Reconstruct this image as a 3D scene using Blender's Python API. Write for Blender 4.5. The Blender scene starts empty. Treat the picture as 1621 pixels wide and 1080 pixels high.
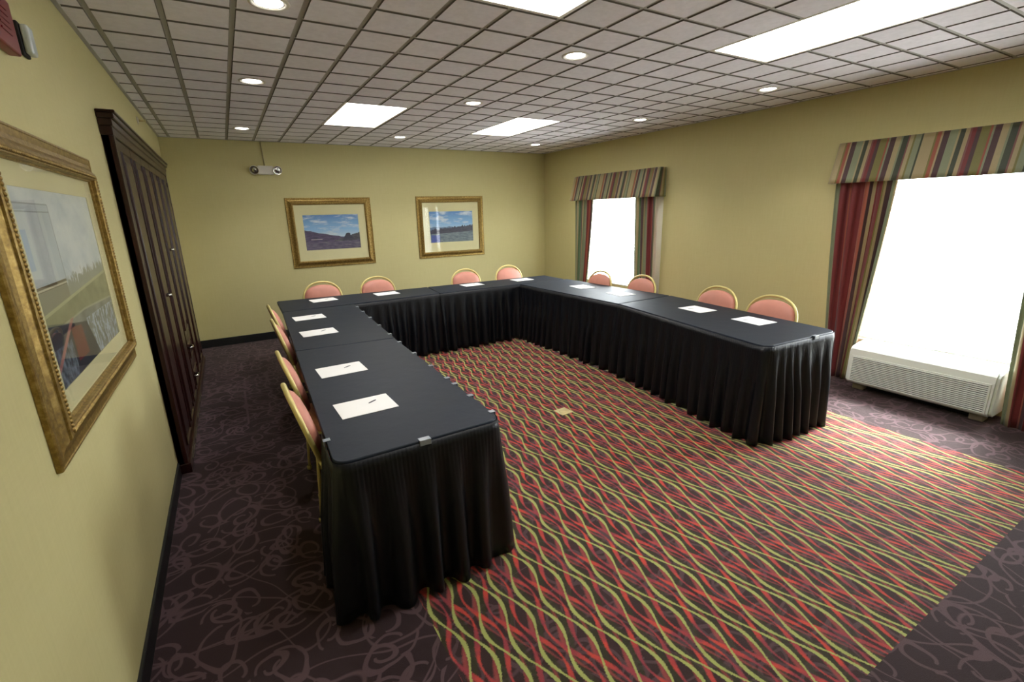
import bpy, bmesh, math, random
from mathutils import Vector, Matrix
random.seed(7)
C = bpy.context.scene.collection
PI = math.pi
H = 2.69            # ceiling height
XL, XR = 0.1895, 5.864
YB, YF = 4.241, -4.30
CELL = 0.3048
TT = 0.75           # table top height

# ------------------------------------------------------------------ helpers
def lin(c):
    return tuple(((v/255)/12.92 if v/255 <= .04045 else ((v/255+.055)/1.055)**2.4) for v in c) + (1,)

class N:
    """tiny expression wrapper round shader sockets"""
    def __init__(s, nt, v): s.nt, s.v = nt, v
    def _m(s, op, *a, clamp=False):
        n = s.nt.nodes.new('ShaderNodeMath'); n.operation = op; n.use_clamp = clamp
        for i, x in enumerate((s,)+a):
            x = x.v if isinstance(x, N) else x
            if isinstance(x, (int, float)): n.inputs[i].default_value = x
            else: s.nt.links.new(x, n.inputs[i])
        return N(s.nt, n.outputs[0])
    def __add__(s, o): return s._m('ADD', o)
    __radd__ = __add__
    def __sub__(s, o): return s._m('SUBTRACT', o)
    def __rsub__(s, o): return N(s.nt, o)._m('SUBTRACT', s)
    def __mul__(s, o): return s._m('MULTIPLY', o)
    __rmul__ = __mul__
    def __truediv__(s, o): return s._m('DIVIDE', o)
    def sin(s): return s._m('SINE')
    def abs(s): return s._m('ABSOLUTE')
    def floor(s): return s._m('FLOOR')
    def fract(s): return s._m('FRACT')
    def max(s, o): return s._m('MAXIMUM', o)
    def min(s, o): return s._m('MINIMUM', o)
    def lt(s, o): return s._m('LESS_THAN', o)
    def gt(s, o): return s._m('GREATER_THAN', o)
    def pw(s, o): return s._m('POWER', o)
    def sqrt(s): return s._m('SQRT')
    def atan2(s, o): return s._m('ARCTAN2', o)
    def clamp(s): return s._m('ADD', 0.0, clamp=True)
    def band(s, w, soft):      # 1 where s (a distance) < w, soft edge
        return ((w - s) / soft + 0.5).clamp() if isinstance(w, N) else ((s * -1.0 + w) / soft + 0.5).clamp()

def new_mat(name):
    m = bpy.data.materials.new(name); m.use_nodes = True
    nt = m.node_tree; b = nt.nodes['Principled BSDF']
    return m, nt, b

def coords(nt, kind='Object'):
    t = nt.nodes.new('ShaderNodeTexCoord')
    s = nt.nodes.new('ShaderNodeSeparateXYZ'); nt.links.new(t.outputs[kind], s.inputs[0])
    return t.outputs[kind], N(nt, s.outputs[0]), N(nt, s.outputs[1]), N(nt, s.outputs[2])

def combine(nt, x, y, z=0.0):
    n = nt.nodes.new('ShaderNodeCombineXYZ')
    for i, a in enumerate((x, y, z)):
        if isinstance(a, N): nt.links.new(a.v, n.inputs[i])
        else: n.inputs[i].default_value = a
    return n.outputs[0]

def noise(nt, vec, scale, detail=2, rough=.5, out='Fac'):
    n = nt.nodes.new('ShaderNodeTexNoise'); nt.links.new(vec, n.inputs['Vector'])
    n.inputs['Scale'].default_value = scale; n.inputs['Detail'].default_value = detail
    n.inputs['Roughness'].default_value = rough
    return N(nt, n.outputs[0]) if out == 'Fac' else n.outputs['Color']

def mix(nt, fac, a, b, mode='MIX'):
    n = nt.nodes.new('ShaderNodeMix'); n.data_type = 'RGBA'; n.blend_type = mode
    if isinstance(fac, N): nt.links.new(fac.v, n.inputs[0])
    else: n.inputs[0].default_value = fac
    for i, c in ((6, a), (7, b)):
        if isinstance(c, tuple): n.inputs[i].default_value = c
        else: nt.links.new(c, n.inputs[i])
    return n.outputs[2]

def ramp(nt, fac, stops, interp='LINEAR'):
    n = nt.nodes.new('ShaderNodeValToRGB'); r = n.color_ramp; r.interpolation = interp
    while len(r.elements) < len(stops): r.elements.new(1)
    for e, (p, c) in zip(r.elements, stops): e.position = p; e.color = lin(c)
    nt.links.new(fac.v, n.inputs[0]); return n.outputs[0]

def bump(nt, b, hgt, strength=.3, dist=.002):
    n = nt.nodes.new('ShaderNodeBump'); n.inputs['Strength'].default_value = strength
    n.inputs['Distance'].default_value = dist
    nt.links.new(hgt.v, n.inputs['Height']); nt.links.new(n.outputs[0], b.inputs['Normal'])

def simple(name, c, rough=.5, metal=0, var=.06, vscale=8, bs=0, bscale=60, spec=None, bdist=.002):
    """procedural material: base colour varied by noise, optional bump"""
    m, nt, b = new_mat(name)
    vec, x, y, z = coords(nt)
    n = noise(nt, vec, vscale, 3)
    a = lin(tuple(max(0, v*(1-var)) for v in c)); d = lin(tuple(min(255, v*(1+var)) for v in c))
    nt.links.new(mix(nt, n, a, d), b.inputs['Base Color'])
    b.inputs['Roughness'].default_value = rough; b.inputs['Metallic'].default_value = metal
    if spec is not None: b.inputs['Specular IOR Level'].default_value = spec
    if bs: bump(nt, b, noise(nt, vec, bscale, 3), bs, bdist)
    return m

def emit(name, c, strength):
    m, nt, b = new_mat(name)
    b.inputs['Base Color'].default_value = lin((240, 240, 240))
    b.inputs['Emission Color'].default_value = lin(c); b.inputs['Emission Strength'].default_value = strength
    return m

# ---- mesh helpers
def box(bm, x0, x1, y0, y1, z0, z1, bev=0, seg=1, mi=0, M=None):
    v = [bm.verts.new((x, y, z)) for x in (x0, x1) for y in (y0, y1) for z in (z0, z1)]
    fs = [bm.faces.new([v[i] for i in f]) for f in ((0,1,3,2),(4,6,7,5),(0,4,5,1),(2,3,7,6),(0,2,6,4),(1,5,7,3))]
    for f in fs: f.material_index = mi
    new = v
    if bev:
        es = list({e for f in fs for e in f.edges})
        r = bmesh.ops.bevel(bm, geom=es, offset=bev, segments=seg, affect='EDGES', profile=.5)
        for f in r['faces']: f.material_index = mi
        new = list({w for f in r['faces'] for w in f.verts} | {w for w in v if w.is_valid})
    if M is not None: bmesh.ops.transform(bm, matrix=M, verts=new)
    return new

def tube(bm, pts, r, n=10, cap=True, closed=False, mi=0):
    pts = [Vector(p) for p in pts]; k = len(pts); rings = []; up = None
    rr = r if isinstance(r, (list, tuple)) else [r]*k
    for i, p in enumerate(pts):
        a = pts[(i-1) % k] if (closed or i > 0) else p
        b = pts[(i+1) % k] if (closed or i < k-1) else p
        t = (b-a).normalized()
        if up is None: up = t.orthogonal().normalized()
        u = (up - t*up.dot(t)); u = u.normalized() if u.length > 1e-6 else t.orthogonal().normalized(); up = u
        w = t.cross(u)
        rings.append([bm.verts.new(p + (u*math.cos(2*PI*j/n) + w*math.sin(2*PI*j/n))*rr[i]) for j in range(n)])
    for i in range(k if closed else k-1):
        A, B = rings[i], rings[(i+1) % k]
        for j in range(n):
            f = bm.faces.new((A[j], A[(j+1) % n], B[(j+1) % n], B[j])); f.smooth = True; f.material_index = mi
    if cap and not closed:
        bm.faces.new(rings[0][::-1]).material_index = mi; bm.faces.new(rings[-1]).material_index = mi

def lathe(bm, prof, n=24, M=None, mi=0, smooth=True):
    """prof: (radius, z) list revolved about z"""
    rings = []
    for r, z in prof:
        if r < 1e-6: rings.append([bm.verts.new((0, 0, z))])
        else: rings.append([bm.verts.new((r*math.cos(2*PI*j/n), r*math.sin(2*PI*j/n), z)) for j in range(n)])
    for A, B in zip(rings, rings[1:]):
        for j in range(n):
            a, b = A[j % len(A)], A[(j+1) % len(A)]; c, d = B[(j+1) % len(B)], B[j % len(B)]
            vs = []
            for q in (a, b, c, d):
                if q not in vs: vs.append(q)
            if len(vs) > 2:
                f = bm.faces.new(vs); f.smooth = smooth; f.material_index = mi
    if M is not None: bmesh.ops.transform(bm, matrix=M, verts=[v for r in rings for v in r])

def prism(bm, poly, z0, z1, mi=0, M=None):
    lo = [bm.verts.new((x, y, z0)) for x, y in poly]; hi = [bm.verts.new((x, y, z1)) for x, y in poly]
    k = len(poly)
    bm.faces.new(lo[::-1]).material_index = mi; bm.faces.new(hi).material_index = mi
    for i in range(k): bm.faces.new((lo[i], lo[(i+1) % k], hi[(i+1) % k], hi[i])).material_index = mi
    if M is not None: bmesh.ops.transform(bm, matrix=M, verts=lo+hi)
    return lo, hi

def grid(bm, P, uv=None, mi=0, closed=False):
    """P[i][j] points -> smooth quad grid with optional uv (u along i)"""
    V = [[bm.verts.new(p) for p in row] for row in P]
    L = bm.loops.layers.uv.verify() if uv else None
    k = len(V)
    for i in range(k if closed else k-1):
        for j in range(len(V[0])-1):
            i2 = (i+1) % k
            f = bm.faces.new((V[i][j], V[i2][j], V[i2][j+1], V[i][j+1])); f.smooth = True; f.material_index = mi
            if uv:
                for lp, (a, b) in zip(f.loops, ((i, j), (i2, j), (i2, j+1), (i, j+1))): lp[L].uv = uv[a][b]
    return V

def obj(name, bm, mats, parent=None, recalc=True, smooth_angle=None):
    if recalc: bmesh.ops.recalc_face_normals(bm, faces=bm.faces[:])
    me = bpy.data.meshes.new(name); bm.to_mesh(me); bm.free()
    for m in (mats if isinstance(mats, (list, tuple)) else [mats]): me.materials.append(m)
    o = bpy.data.objects.new(name, me); C.objects.link(o)
    if parent: o.parent = parent
    return o

def tag(o, label, cat, group=None):
    o['label'] = label; o['category'] = cat
    if group: o['group'] = group
    return o

def thing(name, label, cat, loc=(0, 0, 0), rz=0, group=None):
    o = bpy.data.objects.new(name, None); C.objects.link(o); o.empty_display_size = .1
    o.location = loc; o.rotation_euler = (0, 0, rz)
    return tag(o, label, cat, group)

def struct(name, bm, m, parent=None):
    o = obj(name, bm, m, parent)
    if not parent: o['kind'] = 'structure'
    return o

def copy_tree(o, parent=None):
    c = o.copy(); C.objects.link(c)
    if parent: c.parent = parent
    for ch in list(o.children): copy_tree(ch, c)
    return c

def B(): return bmesh.new()

# ------------------------------------------------------------------ materials
# wallpaper
def wall_mat():
    m, nt, b = new_mat('wallpaper_straw')
    vec, x, y, z = coords(nt)
    w = noise(nt, combine(nt, (x+y)*60.0, (x-y)*60.0, z*6.0), 1.0, 3)
    w2 = noise(nt, combine(nt, (x+y)*5.0, (x-y)*5.0, z*90.0), 1.0, 3)
    blot = noise(nt, vec, 1.3, 4)
    c = mix(nt, blot, lin((200, 192, 140)), lin((207, 199, 148)))
    c = mix(nt, (w*.6+w2*.4), c, lin((191, 182, 130)))
    nt.links.new(c, b.inputs['Base Color']); b.inputs['Roughness'].default_value = .62
    b.inputs['Specular IOR Level'].default_value = .3
    bump(nt, b, w+w2, .25, .0015)
    return m
M_wall = wall_mat()

def carpet_mat():
    m, nt, b = new_mat('carpet_patterned')
    vec, x, y, z = coords(nt)
    TAU = 2*PI
    fz = noise(nt, vec, 170, 1); fz2 = noise(nt, vec, 6, 2)
    x0_, y0_ = x, y
    x = x + (fz - .5)*.012 + (fz2 - .5)*.012
    def waves(off, P, T, amp, y0, step, w0, wmod, wph=0.0, soft=.004, sgn=1.0, wk=1.0):
        u = (x - off)/P; n0 = u.floor(); out = None
        for k in (0.0, 1.0):
            n = n0 + k
            ph = (y - y0 + n*step*sgn) * (TAU/T)
            xc = n*P + off - (ph + PI/2).sin()*amp
            d = (x - xc).abs()
            w = ((ph*wk + wph).sin()*wmod + 1.0)*w0
            s = d.band(w, soft)
            out = s if out is None else out.max(s)
        return out
    T = .45; P = .0769
    green = waves(1.26, P, T, .031, -1.61, T/4, .0068, .32, 1.57, wk=2.0)
    olive_liner = waves(1.272, P, T, .033, -1.63, T/4, .015, .3, 1.57, soft=.01, wk=2.0)  # dark olive liner beside the green lines, part of the carpet pattern
    red = waves(1.2576, P, T, .031, -1.41, T/4, .0078, -.55, 1.57, soft=.007, wk=2.0)
    red2 = waves(1.275, P, T, .030, -1.53, T/4, .0055, .9, .6, soft=.010)
    x = x0_
    # swirls: curls drawn inside the cells of warped voronoi layers
    nz = nt.nodes.new('ShaderNodeTexNoise'); nt.links.new(vec, nz.inputs['Vector']); nz.inputs['Scale'].default_value = 4.0
    sep = nt.nodes.new('ShaderNodeSeparateXYZ'); nt.links.new(nz.outputs['Color'], sep.inputs[0])
    wx = x + (N(nt, sep.outputs[0]) - .5)*.10; wy = y + (N(nt, sep.outputs[1]) - .5)*.10
    def curls(scale, ox, oy, rmin, rmax, w, stretch=1.0):
        cx, cy = wx + ox, wy + oy
        v = nt.nodes.new('ShaderNodeTexVoronoi'); v.voronoi_dimensions = '2D'
        v.inputs['Scale'].default_value = scale
        nt.links.new(combine(nt, cx, cy), v.inputs['Vector'])
        sp = nt.nodes.new('ShaderNodeSeparateXYZ'); nt.links.new(v.outputs['Position'], sp.inputs[0])
        sc = nt.nodes.new('ShaderNodeSeparateXYZ'); nt.links.new(v.outputs['Color'], sc.inputs[0])
        r1, r2, r3 = (N(nt, sc.outputs[i]) for i in range(3))
        dx, dy = cx - N(nt, sp.outputs[0]), cy - N(nt, sp.outputs[1])
        a0 = r1*TAU
        ca, sa = (a0 + PI/2).sin(), a0.sin()
        ex, ey = dx*ca + dy*sa, (dy*ca - dx*sa)*stretch
        ang = (ey.atan2(ex)/TAU + .5)            # 0..1
        rad = (ex*ex + ey*ey).sqrt()
        target = r2*(rmax-rmin) + rmin + ang*(rmax*.55)
        ww = (ang*PI).sin()*w*.55 + w*.45
        return (rad - target).abs().band(ww, .004)
    sw = curls(4.2, 0, 0, .03, .085, .013, 1.5).max(curls(3.1, 5.3, 2.1, .05, .13, .014, 1.8)).max(curls(5.2, 11.7, 7.9, .02, .07, .012, 1.4))
    lines = (noise(nt, combine(nt, x+3, y*1.6), 2.2, 0) - .5).abs().band(.009, .008)
    lines2 = (noise(nt, combine(nt, x*1.5+13, y+4), 2.6, 0) - .47).abs().band(.008, .008)
    sw = sw.max(lines).max(lines2)
    tuft = noise(nt, vec, 420, 2); patch = noise(nt, vec, 2.0, 3)
    base = mix(nt, patch, lin((46, 30, 33)), lin((56, 38, 41)))
    plum = mix(nt, sw*.62, base, lin((108, 84, 90)))
    # inset field
    f = mix(nt, patch, lin((52, 33, 33)), lin((62, 40, 38)))
    f = mix(nt, sw*.35, f, lin((120, 92, 100)))
    f = mix(nt, olive_liner*.75, f, lin((52, 54, 26)))
    f = mix(nt, red2*.8, f, lin((164, 72, 70)))
    rn = noise(nt, vec, 9.0, 3)
    f = mix(nt, red*.92, f, mix(nt, ((rn-.42)*6.0).clamp(), lin((160, 62, 72)), lin((214, 74, 60))))
    f = mix(nt, green*.95, f, lin((176, 183, 104)))
    inside = x.gt(1.215) * x.lt(4.87) * y.gt(-2.745) * y.lt(2.6)
    c = mix(nt, inside, plum, f)
    c = mix(nt, tuft*.35, c, lin((20, 12, 12)))
    nt.links.new(c, b.inputs['Base Color'])
    b.inputs['Roughness'].default_value = .85; b.inputs['Specular IOR Level'].default_value = .25
    b.inputs['Sheen Weight'].default_value = .12; b.inputs['Sheen Roughness'].default_value = .4
    bump(nt, b, tuft, .5, .004)
    return m
M_carpet = carpet_mat()

M_tile = simple('ceiling_tile_mineral', (234, 231, 236), .9, var=.05, vscale=30, bs=.6, bscale=220, spec=.2)
M_tbar = simple('ceiling_grid_paint', (170, 168, 160), .6, var=.03)
M_base = simple('baseboard_black_rubber', (22, 24, 24), .45)
M_white = simple('white_plastic', (226, 230, 222), .4, var=.02)
M_offwhite = simple('offwhite_enamel', (214, 210, 198), .45, var=.02)
M_dark = simple('dark_gap', (16, 16, 16), .7)
M_chrome = simple('satin_chrome', (200, 200, 195), .22, 1, var=.03)
M_steel = simple('grey_steel', (120, 120, 118), .4, 1, var=.05)
M_cloth = simple('black_tablecloth', (18, 28, 42), .55, var=.10, vscale=3, bs=.35, bscale=9, spec=.3, bdist=.006)
M_skirt = simple('black_pleated_polyester', (10, 13, 20), .45, var=.2, vscale=5, bs=.5, bscale=14, spec=.35, bdist=.004)
M_paper = simple('white_paper', (246, 246, 244), .6, var=.01)
M_ink = simple('grey_print_ink', (70, 74, 82), .6)
M_clip = simple('clear_plastic_clip', (150, 158, 168), .25, var=.05)
M_gold = simple('chair_gold_paint', (212, 196, 128), .38, .35, var=.06, vscale=20)
M_pink = simple('salmon_vinyl', (198, 132, 114), .5, var=.05, vscale=14, bs=.25, bscale=120)
M_red = simple('fire_red_plastic', (116, 14, 26), .35, var=.06)
M_lens = simple('clear_ribbed_lens', (205, 215, 218), .15, var=.05)
M_brass = simple('brass_outlet_plate', (214, 200, 150), .35, .5, var=.06)
M_mat_board = simple('cream_mat_board', (226, 216, 172), .8, var=.02)
M_ac = simple('air_conditioner_plastic', (226, 234, 226), .4, var=.02)
M_foot = simple('tan_plastic', (150, 142, 122), .5)

def wood_mat():
    m, nt, b = new_mat('dark_cherry_wood')
    vec, x, y, z = coords(nt)
    g = noise(nt, combine(nt, x*30.0, y*30.0, z*1.6), 1.0, 5, .6)
    nt.links.new(ramp(nt, g, [(.3, (30, 13, 12)), (.55, (48, 22, 19)), (.8, (62, 30, 24))]), b.inputs['Base Color'])
    b.inputs['Roughness'].default_value = .28; b.inputs['Specular IOR Level'].default_value = .32
    bump(nt, b, g, .08, .001)
    return m
M_wood = wood_mat()

def gold_frame_mat():
    m, nt, b = new_mat('antique_gold_frame')
    vec, x, y, z = coords(nt)
    g = noise(nt, vec, 60, 4, .6)
    nt.links.new(ramp(nt, g, [(.3, (112, 88, 42)), (.5, (142, 116, 58)), (.7, (172, 146, 84))]), b.inputs['Base Color'])
    b.inputs['Roughness'].default_value = .38; b.inputs['Metallic'].default_value = .6
    bump(nt, b, g, .3, .002)
    return m
M_goldf = gold_frame_mat()

def glass_mat():
    m = bpy.data.materials.new('clear_glass'); m.use_nodes = True; nt = m.node_tree
    for n in list(nt.nodes):
        if n.type != 'OUTPUT_MATERIAL': nt.nodes.remove(n)
    out = [n for n in nt.nodes if n.type == 'OUTPUT_MATERIAL'][0]
    t = nt.nodes.new('ShaderNodeBsdfTransparent'); t.inputs[0].default_value = (.97, .98, .97, 1)
    g = nt.nodes.new('ShaderNodeBsdfGlossy'); g.inputs['Roughness'].default_value = .02
    fr = nt.nodes.new('ShaderNodeFresnel'); fr.inputs[0].default_value = 1.5
    mx = nt.nodes.new('ShaderNodeMixShader')
    ge = nt.nodes.new('ShaderNodeNewGeometry')
    fac = N(nt, fr.outputs[0]) * (1.0 - N(nt, ge.outputs['Backfacing'])); nt.links.new(fac.v, mx.inputs[0]); nt.links.new(t.outputs[0], mx.inputs[1]); nt.links.new(g.outputs[0], mx.inputs[2])
    nt.links.new(mx.outputs[0], out.inputs[0])
    return m
M_glass = glass_mat()

def slat_mat():
    m = bpy.data.materials.new('white_blind_slat'); m.use_nodes = True; nt = m.node_tree
    b = nt.nodes['Principled BSDF']; out = [n for n in nt.nodes if n.type == 'OUTPUT_MATERIAL'][0]
    b.inputs['Base Color'].default_value = lin((240, 242, 242)); b.inputs['Roughness'].default_value = .45
    t = nt.nodes.new('ShaderNodeBsdfTranslucent'); t.inputs[0].default_value = lin((240, 242, 245))
    mx = nt.nodes.new('ShaderNodeMixShader'); mx.inputs[0].default_value = .45
    nt.links.new(b.outputs[0], mx.inputs[1]); nt.links.new(t.outputs[0], mx.inputs[2]); nt.links.new(mx.outputs[0], out.inputs[0])
    return m
M_slat = slat_mat()

BUR, SAGE, TAN, PLUM, RUST, OLIVE, MAUVE, DKG = (122, 34, 38), (138, 148, 116), (176, 160, 118), (74, 46, 50), (162, 84, 60), (126, 122, 62), (128, 78, 74), (54, 66, 46)
def stripe_mat(name, seq, period, transl=.12):
    m, nt, b = new_mat(name)
    t = nt.nodes.new('ShaderNodeTexCoord'); s = nt.nodes.new('ShaderNodeSeparateXYZ'); nt.links.new(t.outputs['UV'], s.inputs[0])
    u, v = N(nt, s.outputs[0]), N(nt, s.outputs[1])
    tot = float(sum(w for w, _ in seq)); pos = 0; stops = []
    for w, c in seq: stops.append((pos/tot, c)); pos += w
    col = ramp(nt, (u/period).fract(), stops, 'CONSTANT')
    weave = noise(nt, combine(nt, u*900.0, v*40.0), 1.0, 2)
    col = mix(nt, weave*.35, col, lin((60, 44, 36)))
    nt.links.new(col, b.inputs['Base Color']); b.inputs['Roughness'].default_value = .55
    b.inputs['Sheen Weight'].default_value = .2
    out = [n for n in nt.nodes if n.type == 'OUTPUT_MATERIAL'][0]
    tr = nt.nodes.new('ShaderNodeBsdfTranslucent'); nt.links.new(col, tr.inputs[0])
    mx = nt.nodes.new('ShaderNodeMixShader'); mx.inputs[0].default_value = transl
    nt.links.new(b.outputs[0], mx.inputs[1]); nt.links.new(tr.outputs[0], mx.inputs[2]); nt.links.new(mx.outputs[0], out.inputs[0])
    bump(nt, b, weave, .2, .001)
    return m
M_val = stripe_mat('striped_valance_fabric', [(2, TAN), (1, OLIVE), (3, SAGE), (1, DKG), (3, TAN), (3, TAN), (1, OLIVE), (2, RUST), (1, TAN), (3, PLUM), (4, SAGE), (1, TAN), (2.5, DKG), (2, TAN), (1, MAUVE), (2, BUR), (2, PLUM), (4, OLIVE), (1, RUST), (1, SAGE), (3, PLUM), (3, TAN), (1, SAGE), (3, DKG), (1, MAUVE)], .66, 0)
M_cur_red = stripe_mat('striped_curtain_burgundy', [(3, SAGE), (1, TAN), (5, BUR), (1, RUST), (2, PLUM), (6, BUR), (1, TAN), (3, RUST), (2, PLUM), (1, TAN), (5, BUR), (1, OLIVE), (1, TAN), (2, PLUM)], .62)
M_cur_grn = stripe_mat('striped_curtain_green', [(4, SAGE), (1, TAN), (4, (112, 140, 104)), (2, PLUM), (1, TAN), (4, SAGE), (3, BUR), (1, RUST), (3, PLUM), (2, SAGE)], .42)
M_tie = simple('burgundy_tieback_cord', (112, 34, 38), .6)
M_lining = simple('white_curtain_lining', (236, 230, 214), .7, var=.02)

M_panel = emit('fluorescent_diffuser', (255, 253, 250), 9.0)
M_down = emit('downlight_lens', (255, 250, 244), 16.0)

# ------------------------------------------------------------------ setting
bm = B(); box(bm, XL-.2, XR+.2, YF-.2, YB+.2, -.1, 0); floor = struct('floor', bm, M_carpet)
# the camera side of the room is closed by a plain wall as well
bm = B(); box(bm, XL-.15, XL, YF-.15, YB+.15, 0, H+.1); struct('wall_left', bm, M_wall)
bm = B(); box(bm, XL, XR, YB, YB+.15, 0, H+.1); struct('wall_back', bm, M_wall)
bm = B(); box(bm, XL, XR, YF-.15, YF, 0, H+.1); struct('wall_front', bm, M_wall)
W1 = (1.56, 3.06, .55, 2.10); W2 = (-2.50, -.96, .405, 2.10)
bm = B()
t = .2
ys = [YF-.15, W2[0], W2[1], W1[0], W1[1], YB+.15]
for i in range(5):
    a, c = ys[i], ys[i+1]
    w = W2 if i == 1 else W1 if i == 3 else None
    if w is None: box(bm, XR, XR+t, a, c, 0, H+.1)
    else:
        box(bm, XR, XR+t, a, c, 0, w[2]); box(bm, XR, XR+t, a, c, w[3], H+.1)
struct('wall_right', bm, M_wall)

# ceiling: grid plane with tegular tiles, openings left for the light fittings
troff = [(6, 5), (12, 5), (6, -7), (12, -7)]     # lowest cell (column, row); 2 x 4 cells each
holes = {(i+a, j+b) for i, j in troff for a in (0, 1) for b in range(4)}
bm = B()
def cells():
    i0, i1 = math.floor(XL/CELL), math.ceil(XR/CELL); j0, j1 = math.floor(YF/CELL), math.ceil(YB/CELL)
    for i in range(i0, i1):
        for j in range(j0, j1):
            yield i, j, max(XL, i*CELL), min(XR, (i+1)*CELL), max(YF, j*CELL), min(YB, (j+1)*CELL)
for i, j, x0, x1, y0, y1 in cells():
    if (i, j) in holes: continue
    f = bm.faces.new([bm.verts.new(p) for p in ((x0, y0, H), (x0, y1, H), (x1, y1, H), (x1, y0, H))]); f.material_index = 1
    g = .011
    if x1-x0 < .05 or y1-y0 < .05: continue
    zt, zb = H+.001, H-.007
    T0 = [(x0+g, y0+g), (x1-g, y0+g), (x1-g, y1-g), (x0+g, y1-g)]; e = .004
    T1 = [(x0+g+e, y0+g+e), (x1-g-e, y0+g+e), (x1-g-e, y1-g-e), (x0+g+e, y1-g-e)]
    a = [bm.verts.new((x, y, zt)) for x, y in T0]; c = [bm.verts.new((x, y, zb)) for x, y in T1]
    bm.faces.new(c[::-1])
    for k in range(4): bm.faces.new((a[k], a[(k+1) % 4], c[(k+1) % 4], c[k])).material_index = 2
# plenum slab above so the openings are closed
for x0, x1, y0, y1 in [(XL-.15, XR+.2, YF-.15, YB+.15)]:
    f = bm.faces.new([bm.verts.new(p) for p in ((x0, y0, H+.12), (x0, y1, H+.12), (x1, y1, H+.12), (x1, y0, H+.12))]); f.material_index = 1
o = obj('ceiling', bm, [M_tile, M_tbar, simple('raw_shaded_tile_edge', (108, 104, 98), .9)], recalc=False); o['kind'] = 'structure'  # unpainted tile edges, tone darkened to carry the shade in the reveals
# wall angle trim at the ceiling edge
bm = B()
box(bm, XL+.001, XL+.022, YF, YB, H-.012, H+.004); box(bm, XR-.022, XR-.001, YF, YB, H-.012, H+.004)
box(bm, XL+.022, XR-.022, YB-.022, YB-.001, H-.012, H+.004)
struct('trim_1', bm, M_tbar)

# baseboards
bm = B(); box(bm, XL, XR, YB-.012, YB, 0, .108, .003); struct('baseboard_back', bm, M_base)
bm = B(); box(bm, XL, XL+.012, YF, .40, 0, .10, .003); box(bm, XL, XL+.012, 3.56, YB-.012, 0, .10, .003); struct('baseboard_left', bm, M_base)
bm = B(); box(bm, XR-.012, XR, YF, -2.27, 0, .10, .003); box(bm, XR-.012, XR, -1.19, YB-.012, 0, .10, .003); struct('baseboard_right', bm, M_base)
bm = B(); box(bm, XL+.012, XR-.012, YF, YF+.012, 0, .10, .003); struct('baseboard_front', bm, M_base)

# windows: frame, pane, sill
for k, w in ((1, W1), (2, W2)):
    y0, y1, z0, z1 = w; xo = XR+.13
    bm = B(); d = .045
    box(bm, xo-.03, xo+.03, y0, y0+d, z0, z1); box(bm, xo-.03, xo+.03, y1-d, y1, z0, z1)
    box(bm, xo-.03, xo+.03, y0+d, y1-d, z0, z0+d); box(bm, xo-.03, xo+.03, y0+d, y1-d, z1-d, z1)
    box(bm, xo-.02, xo+.02, (y0+y1)/2-.02, (y0+y1)/2+.02, z0+d, z1-d)
    fr = obj('window_%d' % k, bm, M_white); fr['kind'] = 'structure'
    bm = B(); box(bm, xo-.003, xo+.003, y0+d, y1-d, z0+d, z1-d); obj('window_pane', bm, M_glass, fr)
    bm = B(); box(bm, XR-.0, xo-.03, y0, y1, z0-.0, z0+.018, .004); obj('window_sill', bm, M_white, fr)

# ------------------------------------------------------------------ venetian blinds
def blind(w, label):
    y0, y1, z0, z1 = w; x = XR+.062
    t = thing('venetian_blind', label, 'blind', (x, (y0+y1)/2, z0+.02), 0, 'white venetian blinds in the windows')
    hw = (y1-y0)/2-.012; h = z1-z0-.02
    bm = B(); box(bm, -.028, .028, -hw, hw, h-.05, h-.002, .004); obj('headrail', bm, M_white, t)
    bm = B(); n = int((h-.08)/.044)
    for i in range(n):
        z = h-.075-i*.044; a = math.radians(30); P = []
        for s in (-1, -.33, .33, 1):
            c = .0245*s; crown = .0025*(1-s*s)
            P.append([Vector((c*math.cos(a)+crown*math.sin(a), yy, z - c*math.sin(a)*-1 + crown*math.cos(a))) for yy in (-hw, hw)])
        grid(bm, P)
    obj('slats', bm, M_slat, t)
    bm = B(); box(bm, -.022, .022, -hw, hw, 0, .018, .004); obj('bottom_rail', bm, M_white, t)
    for s in (-.62, 0, .62):
        bm = B(); tube(bm, [(-.027, s*hw, .018), (-.027, s*hw, h-.05)], .0011, 5); obj('ladder_cord', bm, M_white, t)
blind(W1, 'white slatted blind in the far window beside the two small chairs')
blind(W2, 'white slatted blind in the near window above the air conditioner')

# ------------------------------------------------------------------ ceiling lights
tl = ['square looking fluorescent ceiling panel above the two framed landscapes', 'fluorescent ceiling panel nearest the far right room corner',
      'fluorescent ceiling panel cut by the top edge, left of the long one', 'long fluorescent ceiling panel nearest the right wall at upper right']
for (i, j), lb in zip(troff, tl):
    x0, x1, y0, y1 = i*CELL, (i+2)*CELL, j*CELL, (j+4)*CELL
    t = thing('ceiling_light', lb, 'ceiling light', ((x0+x1)/2, (y0+y1)/2, H), 0, 'fluorescent troffers in the ceiling grid')
    a, c = (x1-x0)/2, (y1-y0)/2; f = .022
    bm = B()
    for s in (-1, 1):
        box(bm, s*a-(f if s > 0 else 0), s*a+(f if s < 0 else 0), -c, c, -.004, .03)
        box(bm, -a+f, a-f, s*c-(f if s > 0 else 0), s*c+(f if s < 0 else 0), -.004, .03)
    obj('frame', bm, M_offwhite, t)
    bm = B(); box(bm, -a+f, a-f, -c+f, c-f, .024, .032); obj('diffuser', bm, M_panel, t)
DX = (1.062, 2.90, 5.045); DY = (-.457, 1.08, 3.28)
nx = ('left', 'middle', 'right'); ny = ('nearest', 'middle', 'farthest')
dproto = None
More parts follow.
